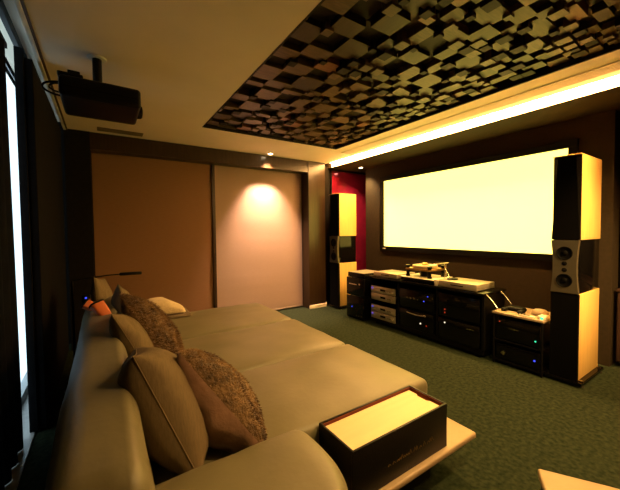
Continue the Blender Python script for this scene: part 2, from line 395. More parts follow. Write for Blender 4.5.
MB().box(-0.445, -0.415, -1.0, 4.29, 2.50, 2.56, 0.003).build('rail', 'black', t)

# ------------------------------------------------------------------ projection screen
SX = 3.90
t = thing('projection_screen', 'wide glowing projection screen in a black frame on the right wall', 'screen', (SX, 2.40, 1.5))
y0, y1, z0, z1 = 1.215, 3.67, 1.025, 2.085
MB().box(SX - 0.020, SX - 0.005, y0 - .01, y1 + .01, z0 - .01, z1 + .01).build('screen_surface', 'screen', t)
b = MB(); fw = 0.075; fd = 0.045
b.box(SX - fd, SX - 0.001, y0 - fw, y1 + fw, z1, z1 + fw, 0.004); b.box(SX - fd, SX - 0.001, y0 - fw, y1 + fw, z0 - fw, z0, 0.004)
b.box(SX - fd, SX - 0.001, y0 - fw, y0, z0, z1, 0.004); b.box(SX - fd, SX - 0.001, y1, y1 + fw, z0, z1, 0.004)
b.build('frame', 'black', t)
tag(MB().box(SX - fd - 0.001, SX - fd + 0.001, y1 - 0.06, y1 + 0.01, z0 - 0.045, z0 - 0.028).build('badge', 'white', t), 'small pale badge')

# ------------------------------------------------------------------ loudspeakers
def speaker(x1, y0, y1, label):
    x0 = 3.185
    yc = (y0 + y1) / 2; hw = (y1 - y0) / 2
    t = thing('tower_loudspeaker', label, 'loudspeaker', ((x0 + x1) / 2, yc, 0), 'tower loudspeakers beside the screen')
    # base plate and its discs
    pl = MB().prism([(x0 - 0.02, y0 - 0.035), (x1 + 0.03, y0 - 0.035), (x1 + 0.03, y1 + 0.035), (x0 - 0.02, y1 + 0.035)], 0.018, 0.045, 'z', 0.004).build('plinth', 'gloss', t, 40)
    for (a, b_) in ((x0 + 0.03, y0 - 0.015), (x1 - 0.02, y0 - 0.015), (x0 + 0.03, y1 + 0.015), (x1 - 0.02, y1 + 0.015)):
        MB().lathe([(0.022, 0.0), (0.022, 0.008), (0.008, 0.018), (0.008, 0.046), (0.014, 0.047), (0.014, 0.053), (0.002, 0.055)], 18, Matrix.Translation((a, b_, 0))).build('spiked_foot', 'steel', pl, 40)
    def cabinet(z0, z1, top):
        o = MB().box(x0 + 0.028, x1, y0, y1, z0, z1, 0.003).build('upper_cabinet' if top else 'lower_cabinet', 'maple', t, 30)
        # front grille frame with bevelled cheeks that narrow toward the top
        n = hw * (0.62 if top else 0.98); w0 = hw * 0.99
        tb = bmesh.new()
        lo, hi = (z0 + 0.002, z1 - 0.002)
        V = [tb.verts.new(p) for p in (
            (x0 + 0.028, yc - hw, lo), (x0 + 0.028, yc + hw, lo), (x0, yc + w0, lo), (x0, yc - w0, lo),
            (x0 + 0.028, yc - hw, hi), (x0 + 0.028, yc + hw, hi), (x0 + (0.012 if top else 0), yc + n, hi), (x0 + (0.012 if top else 0), yc - n, hi))]
        for f in ((0, 1, 2, 3), (4, 5, 6, 7), (0, 1, 5, 4), (1, 2, 6, 5), (2, 3, 7, 6), (3, 0, 4, 7)): tb.faces.new([V[k] for k in f])
        mb = MB(); mb._add(tb); mb.build('grille', 'grille', o)
        return o
    cabinet(0.047, 0.755, False)
    up = cabinet(1.197, 1.885, True)
    MB().box(x0 + 0.004, x1, y0 + 0.001, y1 - 0.001, 1.8852, 1.892, 0.002).build('top_cap', 'maple', up)
    mid = MB().box(x0 + 0.028, x1 - 0.01, y0 + 0.004, y1 - 0.004, 0.7555, 1.1965, 0.003).build('middle_cabinet', 'gloss', t, 30)
    # waisted pale baffle with two woofers and two small tweeters
    P = []
    for k in range(17):
        f = k / 16; z = 0.758 + 0.436 * f
        P.append((hw * (0.84 + 0.155 * (2 * f - 1) ** 2), z))
    poly = [(yc - a, z) for a, z in P] + [(yc + a, z) for a, z in P[::-1]]
    bf = MB().prism(poly, x0 - 0.006, x0 + 0.0285, 'x', 0.003).build('baffle', 'baffle', mid, 30)
    for z in (0.862, 1.088):
        mx = Matrix.Translation((x0 - 0.006, yc, z)) @ Matrix.Rotation(-math.pi / 2, 4, 'Y')
        r = hw * 0.58
        MB().lathe([(r, -0.002), (r, 0.004), (r * 0.93, 0.006), (r * 0.84, 0.003), (r * 0.78, 0.001), (r * 0.40, 0.0005), (r * 0.36, 0.003), (r * 0.2, 0.007), (0.001, 0.008)], 32, mx).build('woofer', 'cone', mid, 40)
    for z in (0.948, 1.002):
        mx = Matrix.Translation((x0 - 0.006, yc, z)) @ Matrix.Rotation(-math.pi / 2, 4, 'Y')
        MB().lathe([(0.018, -0.002), (0.018, 0.002), (0.013, 0.001), (0.010, 0.003), (0.001, 0.006)], 20, mx).build('tweeter', 'cone', mid, 40)
    return t
speaker(3.69, 0.917, 1.108, 'tall maple and black loudspeaker at the right end of the screen')
speaker(3.575, 4.008, 4.240, 'tall maple and black loudspeaker before the red panel, left of the screen')

# ------------------------------------------------------------------ media console
t = thing('media_console', 'long low black hi-fi console under the screen', 'console', (3.3, 2.45, 0))
MB().box(3.08, 3.54, 1.62, 3.23, 0.635, 0.66, 0.004).build('top_board', 'gloss', t, 30)
MB().box(3.12, 3.52, 1.64, 3.21, 0.03, 0.085, 0.003).build('base_board', 'black', t, 30)
for y in (1.64, 2.15, 2.705, 3.195): MB().box(3.11, 3.52, y - 0.013, y + 0.013, 0.085, 0.635, 0.002).build('upright', 'black', t)
for y in (1.655, 2.69): pass
MB().box(3.505, 3.52, 1.653, 3.182, 0.085, 0.635).build('back_panel', 'black', t)
for (ya, yb) in ((1.653, 2.137), (2.163, 2.692), (2.718, 3.182)):
    MB().box(3.13, 3.505, ya, yb, 0.325, 0.340).build('shelf', 'black', t)
for y in (1.72, 2.42, 3.12):
    for x in (3.16, 3.47): MB().cyl((x, y, 0), (x, y, 0.031), 0.022, n=16).build('foot', 'black', t, 40)
for (x, ya) in ((3.14, 1.622), (3.42, 1.622)):
    MB().tube([(x, ya, 0.645), (x, ya - 0.05, 0.60), (x, ya - 0.10, 0.535), (x, ya - 0.10, 0.525)], 0.008, 8).build('strut', 'steel', t, 60)

# silver separates, four in the left bay
def silver_amp(z, label, led):
    h = 0.092
    t = thing('hifi_amplifier', label, 'amplifier', (3.29, 2.95, z), 'silver amplifiers in the left console bay')
    MB().box(3.105, 3.45, 2.745, 3.155, z + 0.006, z + h, 0.003).build('case', 'black', t, 30)
    fp = MB().box(3.085, 3.106, 2.74, 3.16, z + 0.004, z + h, 0.003).build('faceplate', 'silver', t, 30)
    MB().box(3.083, 3.0855, 2.90, 2.99, z + 0.035, z + 0.062).build('display', 'gloss', fp)
    for k in range(3): MB().cyl((3.0845, 2.85 - 0.024 * k, z + 0.045), (3.078, 2.85 - 0.024 * k, z + 0.045), 0.006, n=12).build('button', 'steel', fp, 40)
    MB().cyl((3.086, 2.775, z + 0.045), (3.066, 2.775, z + 0.045), 0.019, n=20, bev=0.002).build('knob', 'silver', fp, 40)
    if led: MB().cyl((3.086, 3.135, z + 0.062), (3.081, 3.135, z + 0.062), 0.010, n=12).build('indicator', 'blue', fp)
    for (x, y) in ((3.13, 2.78), (3.13, 3.12), (3.42, 2.78), (3.42, 3.12)): MB().cyl((x, y, z), (x, y, z + 0.008), 0.012, n=10).build('foot', 'black', t)
silver_amp(0.465 - 0.028, 'topmost of the four silver amplifiers in the console, blue light at left', True)
silver_amp(0.340, 'second silver amplifier from the top, without a blue light', False)
silver_amp(0.181, 'third silver amplifier from the top, just under the console shelf', True)
silver_amp(0.085, 'lowest silver amplifier, on the bottom board of the console', True)

def black_unit(name, label, y0, y1, z0, z1, group=None, x0=3.10, x1=3.46):
    t = thing(name, label, 'hi-fi unit', ((x0 + x1) / 2, (y0 + y1) / 2, z0), group)
    MB().box(x0 + 0.02, x1, y0 + 0.006, y1 - 0.006, z0 + 0.012, z1, 0.003).build('case', 'black', t, 30)
    fp = MB().box(x0, x0 + 0.021, y0, y1, z0 + 0.010, z1, 0.003).build('faceplate', 'gloss', t, 30)
    for (x, y) in ((x0 + 0.05, y0 + 0.05), (x0 + 0.05, y1 - 0.05), (x1 - 0.05, y0 + 0.05), (x1 - 0.05, y1 - 0.05)):
        MB().cyl((x, y, z0), (x, y, z0 + 0.013), 0.016, n=12).build('foot', 'black', t)
    return t, fp
def dot(fp, x, y, z, m, r=0.007, name='indicator', d=0.005): return MB().cyl((x + .001, y, z), (x - d, y, z), r, n=12).build(name, m, fp, 40)
# middle bay
t, fp = black_unit('av_receiver', 'black receiver with four small knobs and two blue lights, middle console bay', 2.19, 2.67, 0.340, 0.56)
for k in range(4): dot(fp, 3.10, 2.545 - 0.052 * k, 0.465, 'steel', 0.010, 'knob', 0.014)
dot(fp, 3.10, 2.315, 0.455, 'blue', 0.007); dot(fp, 3.10, 2.262, 0.520, 'blue', 0.006)
t, fp = black_unit('power_amplifier', 'black power amplifier with curved silver trim bar, low in the middle console bay', 2.19, 2.67, 0.085, 0.315)
MB().tube([(3.094, 2.56 - 0.03 * k, 0.285 - 0.012 * math.sin(math.pi * k / 9)) for k in range(10)], 0.007, 8).build('trim_bar', 'silver', fp, 60)
dot(fp, 3.10, 2.36, 0.185, 'whiteled', 0.009, 'power_button'); dot(fp, 3.10, 2.28, 0.175, 'redled', 0.006)
# right bay
t, fp = black_unit('disc_player', 'black hi-fi unit with two red lights, upper shelf of the right console bay', 1.67, 2.12, 0.340, 0.59)
MB().box(3.098, 3.1005, 1.80, 2.02, 0.49, 0.53).build('display', 'grille', fp)
dot(fp, 3.10, 2.045, 0.42, 'redled', 0.008); dot(fp, 3.10, 2.045, 0.385, 'redled', 0.008)
t, fp = black_unit('radio_tuner', 'black hi-fi unit with one white light, low in the right console bay', 1.67, 2.12, 0.085, 0.315)
dot(fp, 3.10, 2.045, 0.275, 'whiteled', 0.008, 'power_button')
MB().box(3.097, 3.1005, 1.72, 1.80, 0.262, 0.272).build('nameplate', 'steel', fp)

# stack at the left end of the console
t, fp = black_unit('mono_amplifier', 'big black amplifier with a blue light, standing left of the console', 3.262, 3.62, 0.0, 0.335, None, 3.03, 3.47)
dot(fp, 3.03, 3.50, 0.175, 'blue', 0.007)
for k in range(3): dot(fp, 3.03, 3.40 - 0.05 * k, 0.06, 'steel', 0.008, 'socket')
t, fp = black_unit('preamplifier', 'black preamplifier on top of the big left amplifier', 3.262, 3.62, 0.335, 0.60, None, 3.03, 3.47)
dot(fp, 3.03, 3.33, 0.52, 'steel', 0.014, 'knob', 0.012)
MB().box(3.028, 3.031, 3.40, 3.56, 0.50, 0.515).build('trim_line', 'steel', fp)
t, fp = black_unit('phono_stage', 'flat black unit topping the stack at the left end of the console', 3.272, 3.61, 0.60, 0.672, None, 3.05, 3.42)
MB().box(3.06, 3.42, 3.28, 3.60, 0.6721, 0.678, 0.002).build('top_plate', 'silver', t)

# on the console top
def silver_box(name, label, x0, x1, y0, y1, z0, h):
    t = thing(name, label, 'hi-fi unit', ((x0 + x1) / 2, (y0 + y1) / 2, z0))
    MB().box(x0 + .014, x1, y0, y1, z0 + 0.008, z0 + h, 0.004).build('case', 'silver', t, 30)
    fp = MB().box(x0, x0 + 0.0145, y0 - 0.004, y1 + 0.004, z0 + 0.006, z0 + h + 0.002, 0.004).build('faceplate', 'silver', t, 30)
    MB().box(x0 - 0.001, x0 + 0.001, (y0 + y1) / 2 - 0.07, (y0 + y1) / 2 + 0.07, z0 + h * 0.45, z0 + h * 0.62).build('disc_slot', 'black', fp)
    for (x, y) in ((x0 + .05, y0 + .05), (x0 + .05, y1 - .05), (x1 - .05, y0 + .05), (x1 - .05, y1 - .05)): MB().cyl((x, y, z0), (x, y, z0 + 0.009), 0.014, n=12).build('foot', 'black', t)
silver_box('cd_player', 'silver disc player on the console top, left of the turntable', 3.10, 3.46, 2.72, 3.12, 0.66, 0.062)
silver_box('disc_transport', 'wide silver unit on the console top, right of the turntable', 3.10, 3.46, 1.70, 2.12, 0.66, 0.070)
b = MB().lathe([(0.052, 0), (0.058, 0.004), (0.058, 0.010), (0.040, 0.012), (0.008, 0.012), (0.006, 0.020), (0.001, 0.021)], 30, Matrix.Translation((3.26, 2.06, 0.732)))
tag(b.build('record_weight', 'black', None, 40), 'flat black disc lying on the wide silver unit', 'disc')
t = thing('white_cup', 'small white cup between the turntable and the wide silver unit', 'cup', (3.13, 2.17, 0.66))
MB().lathe([(0.018, 0), (0.022, 0.003), (0.028, 0.05), (0.030, 0.066), (0.027, 0.066), (0.024, 0.05), (0.019, 0.008), (0.001, 0.007)], 24, Matrix.Translation((3.13, 2.17, 0.66))).build('bowl', 'white', t, 40)

t = thing('turntable', 'turntable with tall posts and cream platter on the console under the screen', 'turntable', (3.30, 2.44, 0.66))
MB().box(3.12, 3.50, 2.21, 2.67, 0.668, 0.705, 0.005).build('base', 'black', t, 30)
MB().box(3.115, 3.505, 2.205, 2.675, 0.705, 0.718, 0.004).build('base_top', 'white', t, 30)
for (x, y) in ((3.16, 2.25), (3.16, 2.63), (3.46, 2.25), (3.46, 2.63)): MB().cyl((x, y, 0.66), (x, y, 0.669), 0.018, n=14).build('foot', 'black', t)
for (x, y) in ((3.17, 2.29), (3.17, 2.60), (3.43, 2.60), (3.43, 2.29)):
    MB().lathe([(0.026, 0), (0.026, 0.02), (0.020, 0.022), (0.020, 0.115), (0.027, 0.117), (0.027, 0.139), (0.010, 0.143)], 18, Matrix.Translation((x, y, 0.718))).build('post', 'gloss', t, 40)
MB().prism([(3.15, 2.27), (3.45, 2.27), (3.47, 2.44), (3.45, 2.62), (3.15, 2.62), (3.13, 2.44)], 0.800, 0.822, 'z', 0.003).build('subchassis', 'brass', t, 40)
MB().cyl((3.30, 2.45, 0.718), (3.30, 2.45, 0.801), 0.055, n=24).build('motor_hub', 'black', t, 40)
MB().lathe([(0.145, 0), (0.148, 0.004), (0.148, 0.030), (0.145, 0.034), (0.001, 0.034)], 48, Matrix.Translation((3.30, 2.45, 0.823))).build('platter', 'platter', t, 40)
MB().lathe([(0.030, 0), (0.034, 0.004), (0.034, 0.020), (0.020, 0.026), (0.001, 0.027)], 24, Matrix.Translation((3.30, 2.45, 0.858))).build('record_clamp', 'brass', t, 40)
arm = MB().cyl((3.40, 2.235, 0.718), (3.40, 2.235, 0.884), 0.018, n=18).build('tonearm_pillar', 'steel', t, 40)
MB().tube([(3.44, 2.225, 0.890), (3.40, 2.235, 0.890), (3.28, 2.27, 0.884), (3.20, 2.33, 0.872)], 0.006, 8).build('tonearm', 'steel', arm, 60)
MB().tube([(3.385, 2.235, 0.83), (3.35, 2.18, 0.785), (3.32, 2.13, 0.738)], 0.005, 8).build('cue_lever', 'steel', arm, 60)

# ------------------------------------------------------------------ small rack right of the console
t = thing('equipment_rack', 'low black rack with a pale wooden top between the console and right loudspeaker', 'rack', (3.33, 1.35, 0))
MB().box(3.13, 3.52, 1.135, 1.565, 0.478, 0.500, 0.004).build('top_board', 'beige', t, 30)
MB().box(3.14, 3.51, 1.145, 1.555, 0.225, 0.240, 0.002).build('shelf', 'black', t)
MB().box(3.14, 3.51, 1.145, 1.555, 0.025, 0.045, 0.002).build('shelf', 'black', t)
for x in (3.145, 3.495):
    for y in (1.15, 1.55): MB().cyl((x, y, 0), (x, y, 0.479), 0.010, n=12).build('upright', 'black', t, 40)
t, fp = black_unit('surround_processor', 'black unit with a green light on the upper rack shelf', 1.17, 1.53, 0.240, 0.44, None, 3.15, 3.48)
MB().box(3.147, 3.1505, 1.33, 1.42, 0.355, 0.363).build('nameplate', 'steel', fp); dot(fp, 3.15, 1.20, 0.30, 'green', 0.006); dot(fp, 3.15, 1.50, 0.41, 'redled', 0.006)
t, fp = black_unit('media_player', 'black unit with a bright blue light on the lowest rack shelf', 1.17, 1.53, 0.045, 0.195, None, 3.15, 3.48)
dot(fp, 3.15, 1.205, 0.125, 'blue', 0.008); dot(fp, 3.15, 1.46, 0.12, 'steel', 0.018, 'knob', 0.014)
t = thing('games_controller', 'dark hand controller lying on the left of the pale rack top', 'controller', (3.32, 1.43, 0.50))
MB().soft(3.26, 3.36, 1.35, 1.50, 0.500, 0.535, 0.016, 0.008, 6).build('body', 'black', t, 180)
for y in (1.355, 1.495): MB().soft(3.20, 3.29, y - 0.022, y + 0.022, 0.502, 0.530, 0.013, 0, 4).build('grip', 'black', t, 180)
o = MB().lathe([(0.050, 0), (0.066, 0.010), (0.064, 0.030), (0.044, 0.048), (0.018, 0.055), (0.001, 0.056)], 30, Matrix.Translation((3.33, 1.235, 0.50))).build('round_case', 'beige', None, 60)
tag(o, 'round beige case like a flattened dome on the pale rack top', 'case')
t = thing('remote_control', 'pale remote control at the front edge of the pale rack top', 'remote control', (3.19, 1.26, 0.50))
MB().box(3.145, 3.175, 1.215, 1.335, 0.500, 0.515, 0.004).build('body', 'white', t, 40)
MB().box(3.150, 3.170, 1.25, 1.32, 0.5151, 0.5165).build('keypad', 'black', t)
t = thing('network_switch', 'small white device with a green light at the right of the rack top', 'device', (3.20, 1.17, 0.50))
MB().box(3.16, 3.26, 1.138, 1.195, 0.500, 0.528, 0.004).build('case', 'white', t, 40)
MB().box(3.158, 3.161, 1.148, 1.170, 0.503, 0.522).build('indicator', 'green', t)

# dark cabinet in the recess at the right edge
t = thing('dark_sideboard', 'very dark brown sideboard in the recess right of the screen wall', 'cabinet', (4.2, 0.45, 0))
MB().box(3.96, 4.42, 0.02, 0.86, 0.05, 0.70, 0.004).build('body', 'ember', t, 30)
MB().box(3.945, 4.43, 0.01, 0.868, 0.70, 0.722, 0.004).build('top', 'ember', t, 30)
for (a, b_) in ((0.03, 0.435), (0.445, 0.85)):
    d = MB().box(3.945, 3.96, a, b_, 0.06, 0.69, 0.002).build('door', 'ember', t)
    MB().cyl((3.946, b_ - 0.05 if a < 0.1 else a + 0.05, 0.4), (3.925, b_ - 0.05 if a < 0.1 else a + 0.05, 0.4), 0.010, n=12).build('knob', 'steel', d)
for x in (4.0, 4.38):
    for y in (0.07, 0.80): MB().box(x - .02, x + .02, y - .02, y + .02, 0, 0.05).build('foot', 'black', t)

# ------------------------------------------------------------------ projector
t = thing('ceiling_projector', 'black projector hanging from the ceiling at upper left', 'projector', (0.01, 2.47, CZ))
MB().soft(-0.185, 0.225, 2.25, 2.65, 2.075, 2.190, 0.022, 0.006, 8).build('body', 'black', t, 180)
MB().box(-0.16, 0.20, 2.247, 2.2515, 2.125, 2.130, 0.001).build('side_seam', 'gloss', t)
ln = MB().cyl((0.215, 2.50, 2.13), (0.25, 2.50, 2.13), 0.048, 0.043, n=28, bev=0.004).build('lens_barrel', 'gloss', t, 40)
MB().lathe([(0.038, 0.0), (0.038, 0.002), (0.02, 0.008), (0.001, 0.010)], 24, Matrix.Translation((0.2495, 2.50, 2.13)) @ Matrix.Rotation(math.pi / 2, 4, 'Y')).build('lens', 'gloss', ln, 60)
mt = MB().cyl((0.0, 2.47, 2.21), (0.0, 2.47, CZ), 0.026, n=20).build('mount_pole', 'black', t, 40)
MB().box(-0.09, 0.09, 2.39, 2.56, 2.192, 2.222, 0.005).build('mount_plate', 'black', mt, 30)
MB().lathe([(0.050, 0), (0.055, -0.004), (0.050, -0.010), (0.027, -0.012)], 24, Matrix.Translation((0, 2.47, CZ))).build('ceiling_rose', 'whitemetal', mt, 40)
b = MB(); b.box(-0.19, -0.07, 2.27, 2.45, 2.188, 2.212, 0.006); b.box(-0.145, -0.085, 2.30, 2.42, 2.205, 2.240, 0.005, 2)
b.build('top_vent', 'black', t, 30)
b = MB().tube([(-0.165 + 0.0 - 0.075 * math.sin(a) * 0.9, 2.32 + 0.02 * math.cos(a * 0.5), 2.135 + 0.03 * math.cos(a)) for a in [math.pi * k / 14 for k in range(15)]], 0.005, 8)
b.tube([(-0.165 - 0.10 * math.sin(a), 2.36, 2.14 + 0.04 * math.cos(a)) for a in [math.pi * k / 14 for k in range(15)]], 0.006, 8)
b.build('cable_loop', 'black', t, 60)

# ================================================================== SOFA
t = thing('chaise_sofa', 'large khaki leather lounge sofa with three deep seats along the left', 'sofa', (0.7, 2.2, 0))
MB().prism([(-0.10, 0.74), (0.66, 0.74), (0.66, 1.19), (1.54, 1.19), (1.54, 3.63), (-0.10, 3.63)], 0.05, 0.20, 'z').build('plinth', 'hide', t, 30)
for i, (a, b_) in enumerate(((1.155, 1.900), (1.912, 2.740), (2.752, 3.65))):
    MB().soft(0.05, 1.605, a, b_, 0.20, 0.405, 0.038, 0.026, 22, 0.006, 3.1 * i).build('seat_cushion', 'sofa', t, 180)
def lean(p):
    # the backrest slopes back and its near end is rounded off in plan
    f = max(0, min(1, (p.z - 0.2) / 0.55)); q = Vector(p)
    if q.x > -0.02: q.x = -0.02 + (q.x + 0.02) * (1.0 - 0.45 * f)
    q.z -= 0.05 * max(0, (1.25 - q.y)) ** 1
    return q
MB().soft(-0.135, 0.16, 0.80, 3.32, 0.12, 0.765, 0.075, 0.0, 22, 0.008, 9.0, lean).build('backrest', 'sofa', t, 180)
def round_end(p):
    q = Vector(p)
    if q.y < 0.93 and q.x > 0.45: q.x = 0.45 + (q.x - 0.45) * math.sqrt(max(0.0, 1 - ((0.93 - q.y) / 0.27) ** 2))
    return q
MB().soft(-0.06, 0.700, 0.68, 1.145, 0.10, 0.478, 0.075, 0.022, 18, 0.006, 5.0, round_end).build('armrest', 'sofa', t, 180)
for x in (0.02, 1.45):
    for y in (1.30, 2.2, 3.5): MB().cyl((x, y, 0), (x, y, 0.055), 0.025, n=14).build('foot', 'black', t)

# pillows -----------------------------------------------------------
def pillow_bm(w_, h_, d_, seed, pw=0.5, wr=0.010, n=36, pinch=0.07):
    bm = bmesh.new(); sides = []
    for sg in (1, -1):
        g = []
        for i in range(n + 1):
            row = []
            for j in range(n + 1):
                u = -1 + 2 * i / n; v = -1 + 2 * j / n
                u = math.sin(u * math.pi / 2) * 0.6 + u * 0.4; v = math.sin(v * math.pi / 2) * 0.6 + v * 0.4
                x = u * w_ / 2 * (1 - pinch * (1 - v * v)); y = v * h_ / 2 * (1 - pinch * (1 - u * u))
                prof = max(0.0, (1 - u * u)) ** pw * max(0.0, (1 - v * v)) ** pw
                z = sg * d_ / 2 * prof
                p = Vector((x, y, z))
                e = min(1, 4 * prof)
                wv = wr * noise.noise(Vector((u * 2.2 + seed, v * 2.2, sg))) + 0.5 * wr * noise.noise(Vector((u * 6 + seed, v * 4, sg + 4)))
                p.z += sg * wv * e
                row.append(bm.verts.new(p))
            g.append(row)
        for a in range(n):
            for b_ in range(n):
                f = bm.faces.new((g[a][b_], g[a + 1][b_], g[a + 1][b_ + 1], g[a][b_ + 1])); f.material_index = 0 if sg > 0 else 1
        sides.append(g)
    bmesh.ops.remove_doubles(bm, verts=bm.verts, dist=1e-5)
    return bm
def pillow(name, label, center, up, side, w_, h_, d_, m, seed, furry=0, pipe=True, flen=1.0, **kw):
    up = Vector(up).normalized(); side = Vector(side); side = (side - side.dot(up) * up).normalized(); nrm = side.cross(up)
    MX = Matrix.Translation(center) @ Matrix((side, up, nrm)).transposed().to_4x4()
    t = thing(name, label, 'pillow', center, 'pillows along the backrest')
    bm = pillow_bm(w_, h_, d_, seed, **kw)
    tips = []
    if furry:
        bm.normal_update(); r_ = random.Random(seed)
        fs = [f for f in bm.faces if furry == 2 or f.material_index == 0]
        for f in fs:
            for q in range(9):
                vs = [v.co for v in f.verts]; a, b_ = r_.random(), r_.random()
                p = (vs[0] * (1 - a) + vs[1] * a) * (1 - b_) + (vs[3] * (1 - a) + vs[2] * a) * b_
                tips.append((p, f.normal.copy(), r_.random(), r_.random(), r_.random()))
    bmesh.ops.transform(bm, matrix=MX, verts=bm.verts)
    mb = MB(); mb.bm.free(); mb.bm = bm; mb.build('cover', m, t, 180)
    if tips:
        fb = bmesh.new(); r3 = MX.to_3x3()
        for p, nn, a, b_, c_ in tips:
            P = MX @ p; N_ = (r3 @ nn)
            N_ = (N_ if N_.length > 0.1 else nrm).normalized()
            d = (N_ * 0.55 + Vector((a - 0.5, b_ - 0.5, -0.55 + 0.5 * c_)) * 1.0).normalized()
            L = (0.010 + 0.013 * c_) * flen; s_ = d.cross(Vector((a - .5, .3, b_ - .4))).normalized() * 0.0014
            k = fb.faces.new((fb.verts.new(P - s_), fb.verts.new(P + s_), fb.verts.new(P + d * L)))
        mb = MB(); mb.bm.free(); mb.bm = fb; tag(mb.build('pile', 'fur_tip', t), kind='stuff')
    if pipe:
        pts = []
        n = 40
        for k in range(4 * n + 1):
            q = (k % (4 * n)) / n; s_ = q - int(q); s_ = -1 + 2 * s_
            u, v = ((s_, -1), (1, s_), (-s_, 1), (-1, -s_))[int(q)]
            u = math.sin(u * math.pi / 2) * 0.6 + u * 0.4; v = math.sin(v * math.pi / 2) * 0.6 + v * 0.4
            pn = kw.get('pinch', 0.07)
            pts.append(MX @ Vector((u * w_ / 2 * (1 - pn * (1 - v * v)), v * h_ / 2 * (1 - pn * (1 - u * u)), 0)))
        MB().tube(pts, 0.0025, 6).build('piping', m if isinstance(m, str) else m[-1], t, 180)
    return t
pillow('scatter_pillow', 'plain khaki pillow nearest the camera, with a seam down its edge', (0.185, 1.39, 0.600), (-0.34, 0.24, 0.80), (-0.02, 1.0, 0.0), 0.46, 0.48, 0.29, 'plainpillow', 3, pw=0.42, pinch=0.05)
pillow('fur_faced_pillow', 'mauve satin pillow with a golden fur face, lying nearest the seat', (0.390, 1.40, 0.535), (-0.40, 0.34, 0.56), (-0.14, 0.98, -0.1), 0.46, 0.50, 0.29, ('fur', 'satin'), 21, 1, False, wr=0.020, pw=0.42, pinch=0.05, flen=0.6)
pillow('fur_pillow', 'shaggy brown fur pillow behind the mauve one', (0.245, 2.14, 0.67), (-0.42, 0.35, 0.75), (0.05, 0.95, 0.0), 0.50, 0.52, 0.22, 'fur', 33, 2, False, flen=1.15)
pillow('scatter_pillow', 'plain khaki pillow between the nearest plain pillow and the fur pillow', (0.13, 1.98, 0.68), (-0.40, 0.20, 0.80), (0.0, 1, 0.0), 0.36, 0.40, 0.17, 'plainpillow', 45)
pillow('scatter_pillow', 'plain khaki pillow whose tip shows left of the fur pillow', (0.13, 2.72, 0.68), (-0.2, 0.25, 0.80), (0.0, 1, -0.3), 0.40, 0.42, 0.16, 'plainpillow', 57)
pillow('scatter_pillow', 'farthest plain khaki pillow, upright behind the orange pouches', (-0.02, 3.15, 0.70), (-0.05, 0.15, 0.9), (0.15, 0.95, 0.0), 0.42, 0.44, 0.15, 'plainpillow', 69)

# cream throw at the far end of the seat
t = thing('folded_throw', 'folded cream fleece throw on the far end of the sofa', 'blanket', (0.52, 3.50, 0.43))
def slope(p):
    q = Vector(p)
    if q.z > 0.47: q.z = 0.47 + (q.z - 0.47) * (1.0 - 0.75 * max(0, min(1, (q.x - 0.50) / 0.20)))
    return q
MB().soft(0.34, 0.70, 3.37, 3.62, 0.462, 0.610, 0.045, 0.015, 12, 0.014, 4.0, slope).build('fold', 'cream', t, 180)
MB().soft(0.32, 0.74, 3.34, 3.64, 0.425, 0.464, 0.018, 0.0, 10, 0.005, 8.0).build('fold', 'taupe', t, 180)

# orange pouches and little black device on the backrest top
def pouch(label, c, ax, w_, h_, d_):
    t = thing('orange_pouch', label, 'pouch', c, 'orange pouches on the backrest')
    up = Vector(ax).normalized(); sd = Vector((0.9, 0.3, 0)); sd = (sd - sd.dot(up) * up).normalized()
    MX = Matrix.Translation(c) @ Matrix((sd, up.cross(sd), up)).transposed().to_4x4()
    prof = [(-h_ / 2, 0.68), (-h_ / 2 + 0.01, 0.74), (0, 0.88), (h_ / 2, 1.0)]
    b = MB(); tb = bmesh.new(); rings = []
    full = [(z, s_) for z, s_ in prof] + [(z, s_ - 0.08) for z, s_ in prof[::-1]]
    for z, s_ in full:
        ring = []
        for k in range(28):
            a = 2 * math.pi * k / 28; ca, sa = math.cos(a), math.sin(a)
            ring.append(tb.verts.new((w_ / 2 * s_ * math.copysign(abs(ca) ** 0.6, ca), d_ / 2 * s_ * math.copysign(abs(sa) ** 0.6, sa), z + (0.008 if z == -h_ / 2 and s_ < 0.65 else 0))))
        rings.append(ring)
    for a_, b_ in zip(rings, rings[1:]):
        for k in range(28): tb.faces.new((a_[k], a_[(k + 1) % 28], b_[(k + 1) % 28], b_[k]))
    tb.faces.new(rings[0]); tb.faces.new(rings[-1])
    bmesh.ops.transform(tb, matrix=MX, verts=tb.verts)
    b._add(tb); b.build('shell', 'orange', t, 50)
    e = [MX @ Vector((w_ / 2 * math.copysign(abs(math.cos(a)) ** 0.6, math.cos(a)), d_ / 2 * math.copysign(abs(math.sin(a)) ** 0.6, math.sin(a)), h_ / 2)) for a in [2 * math.pi * k / 28 for k in range(29)]]
    MB().tube(e, 0.006, 6).build('rim', 'black', t, 60)
pouch('open orange pouch with a dark rim on the inner edge of the backrest', (-0.015, 2.46, 0.782), (-0.36, 0.35, 0.55), 0.085, 0.13, 0.055)
pouch('smaller orange pouch on the outer edge of the backrest', (-0.085, 2.62, 0.795), (-0.55, 0.1, 0.4), 0.07, 0.075, 0.05)
t = thing('charging_dock', 'tiny black device with a blue light beside the orange pouches', 'device', (-0.115, 2.93, 0.755))
MB().box(-0.145, -0.090, 2.90, 2.97, 0.755, 0.822, 0.006).build('case', 'black', t, 30)
MB().cyl((-0.119, 2.901, 0.806), (-0.119, 2.895, 0.806), 0.007, n=12).build('indicator', 'blue', t)

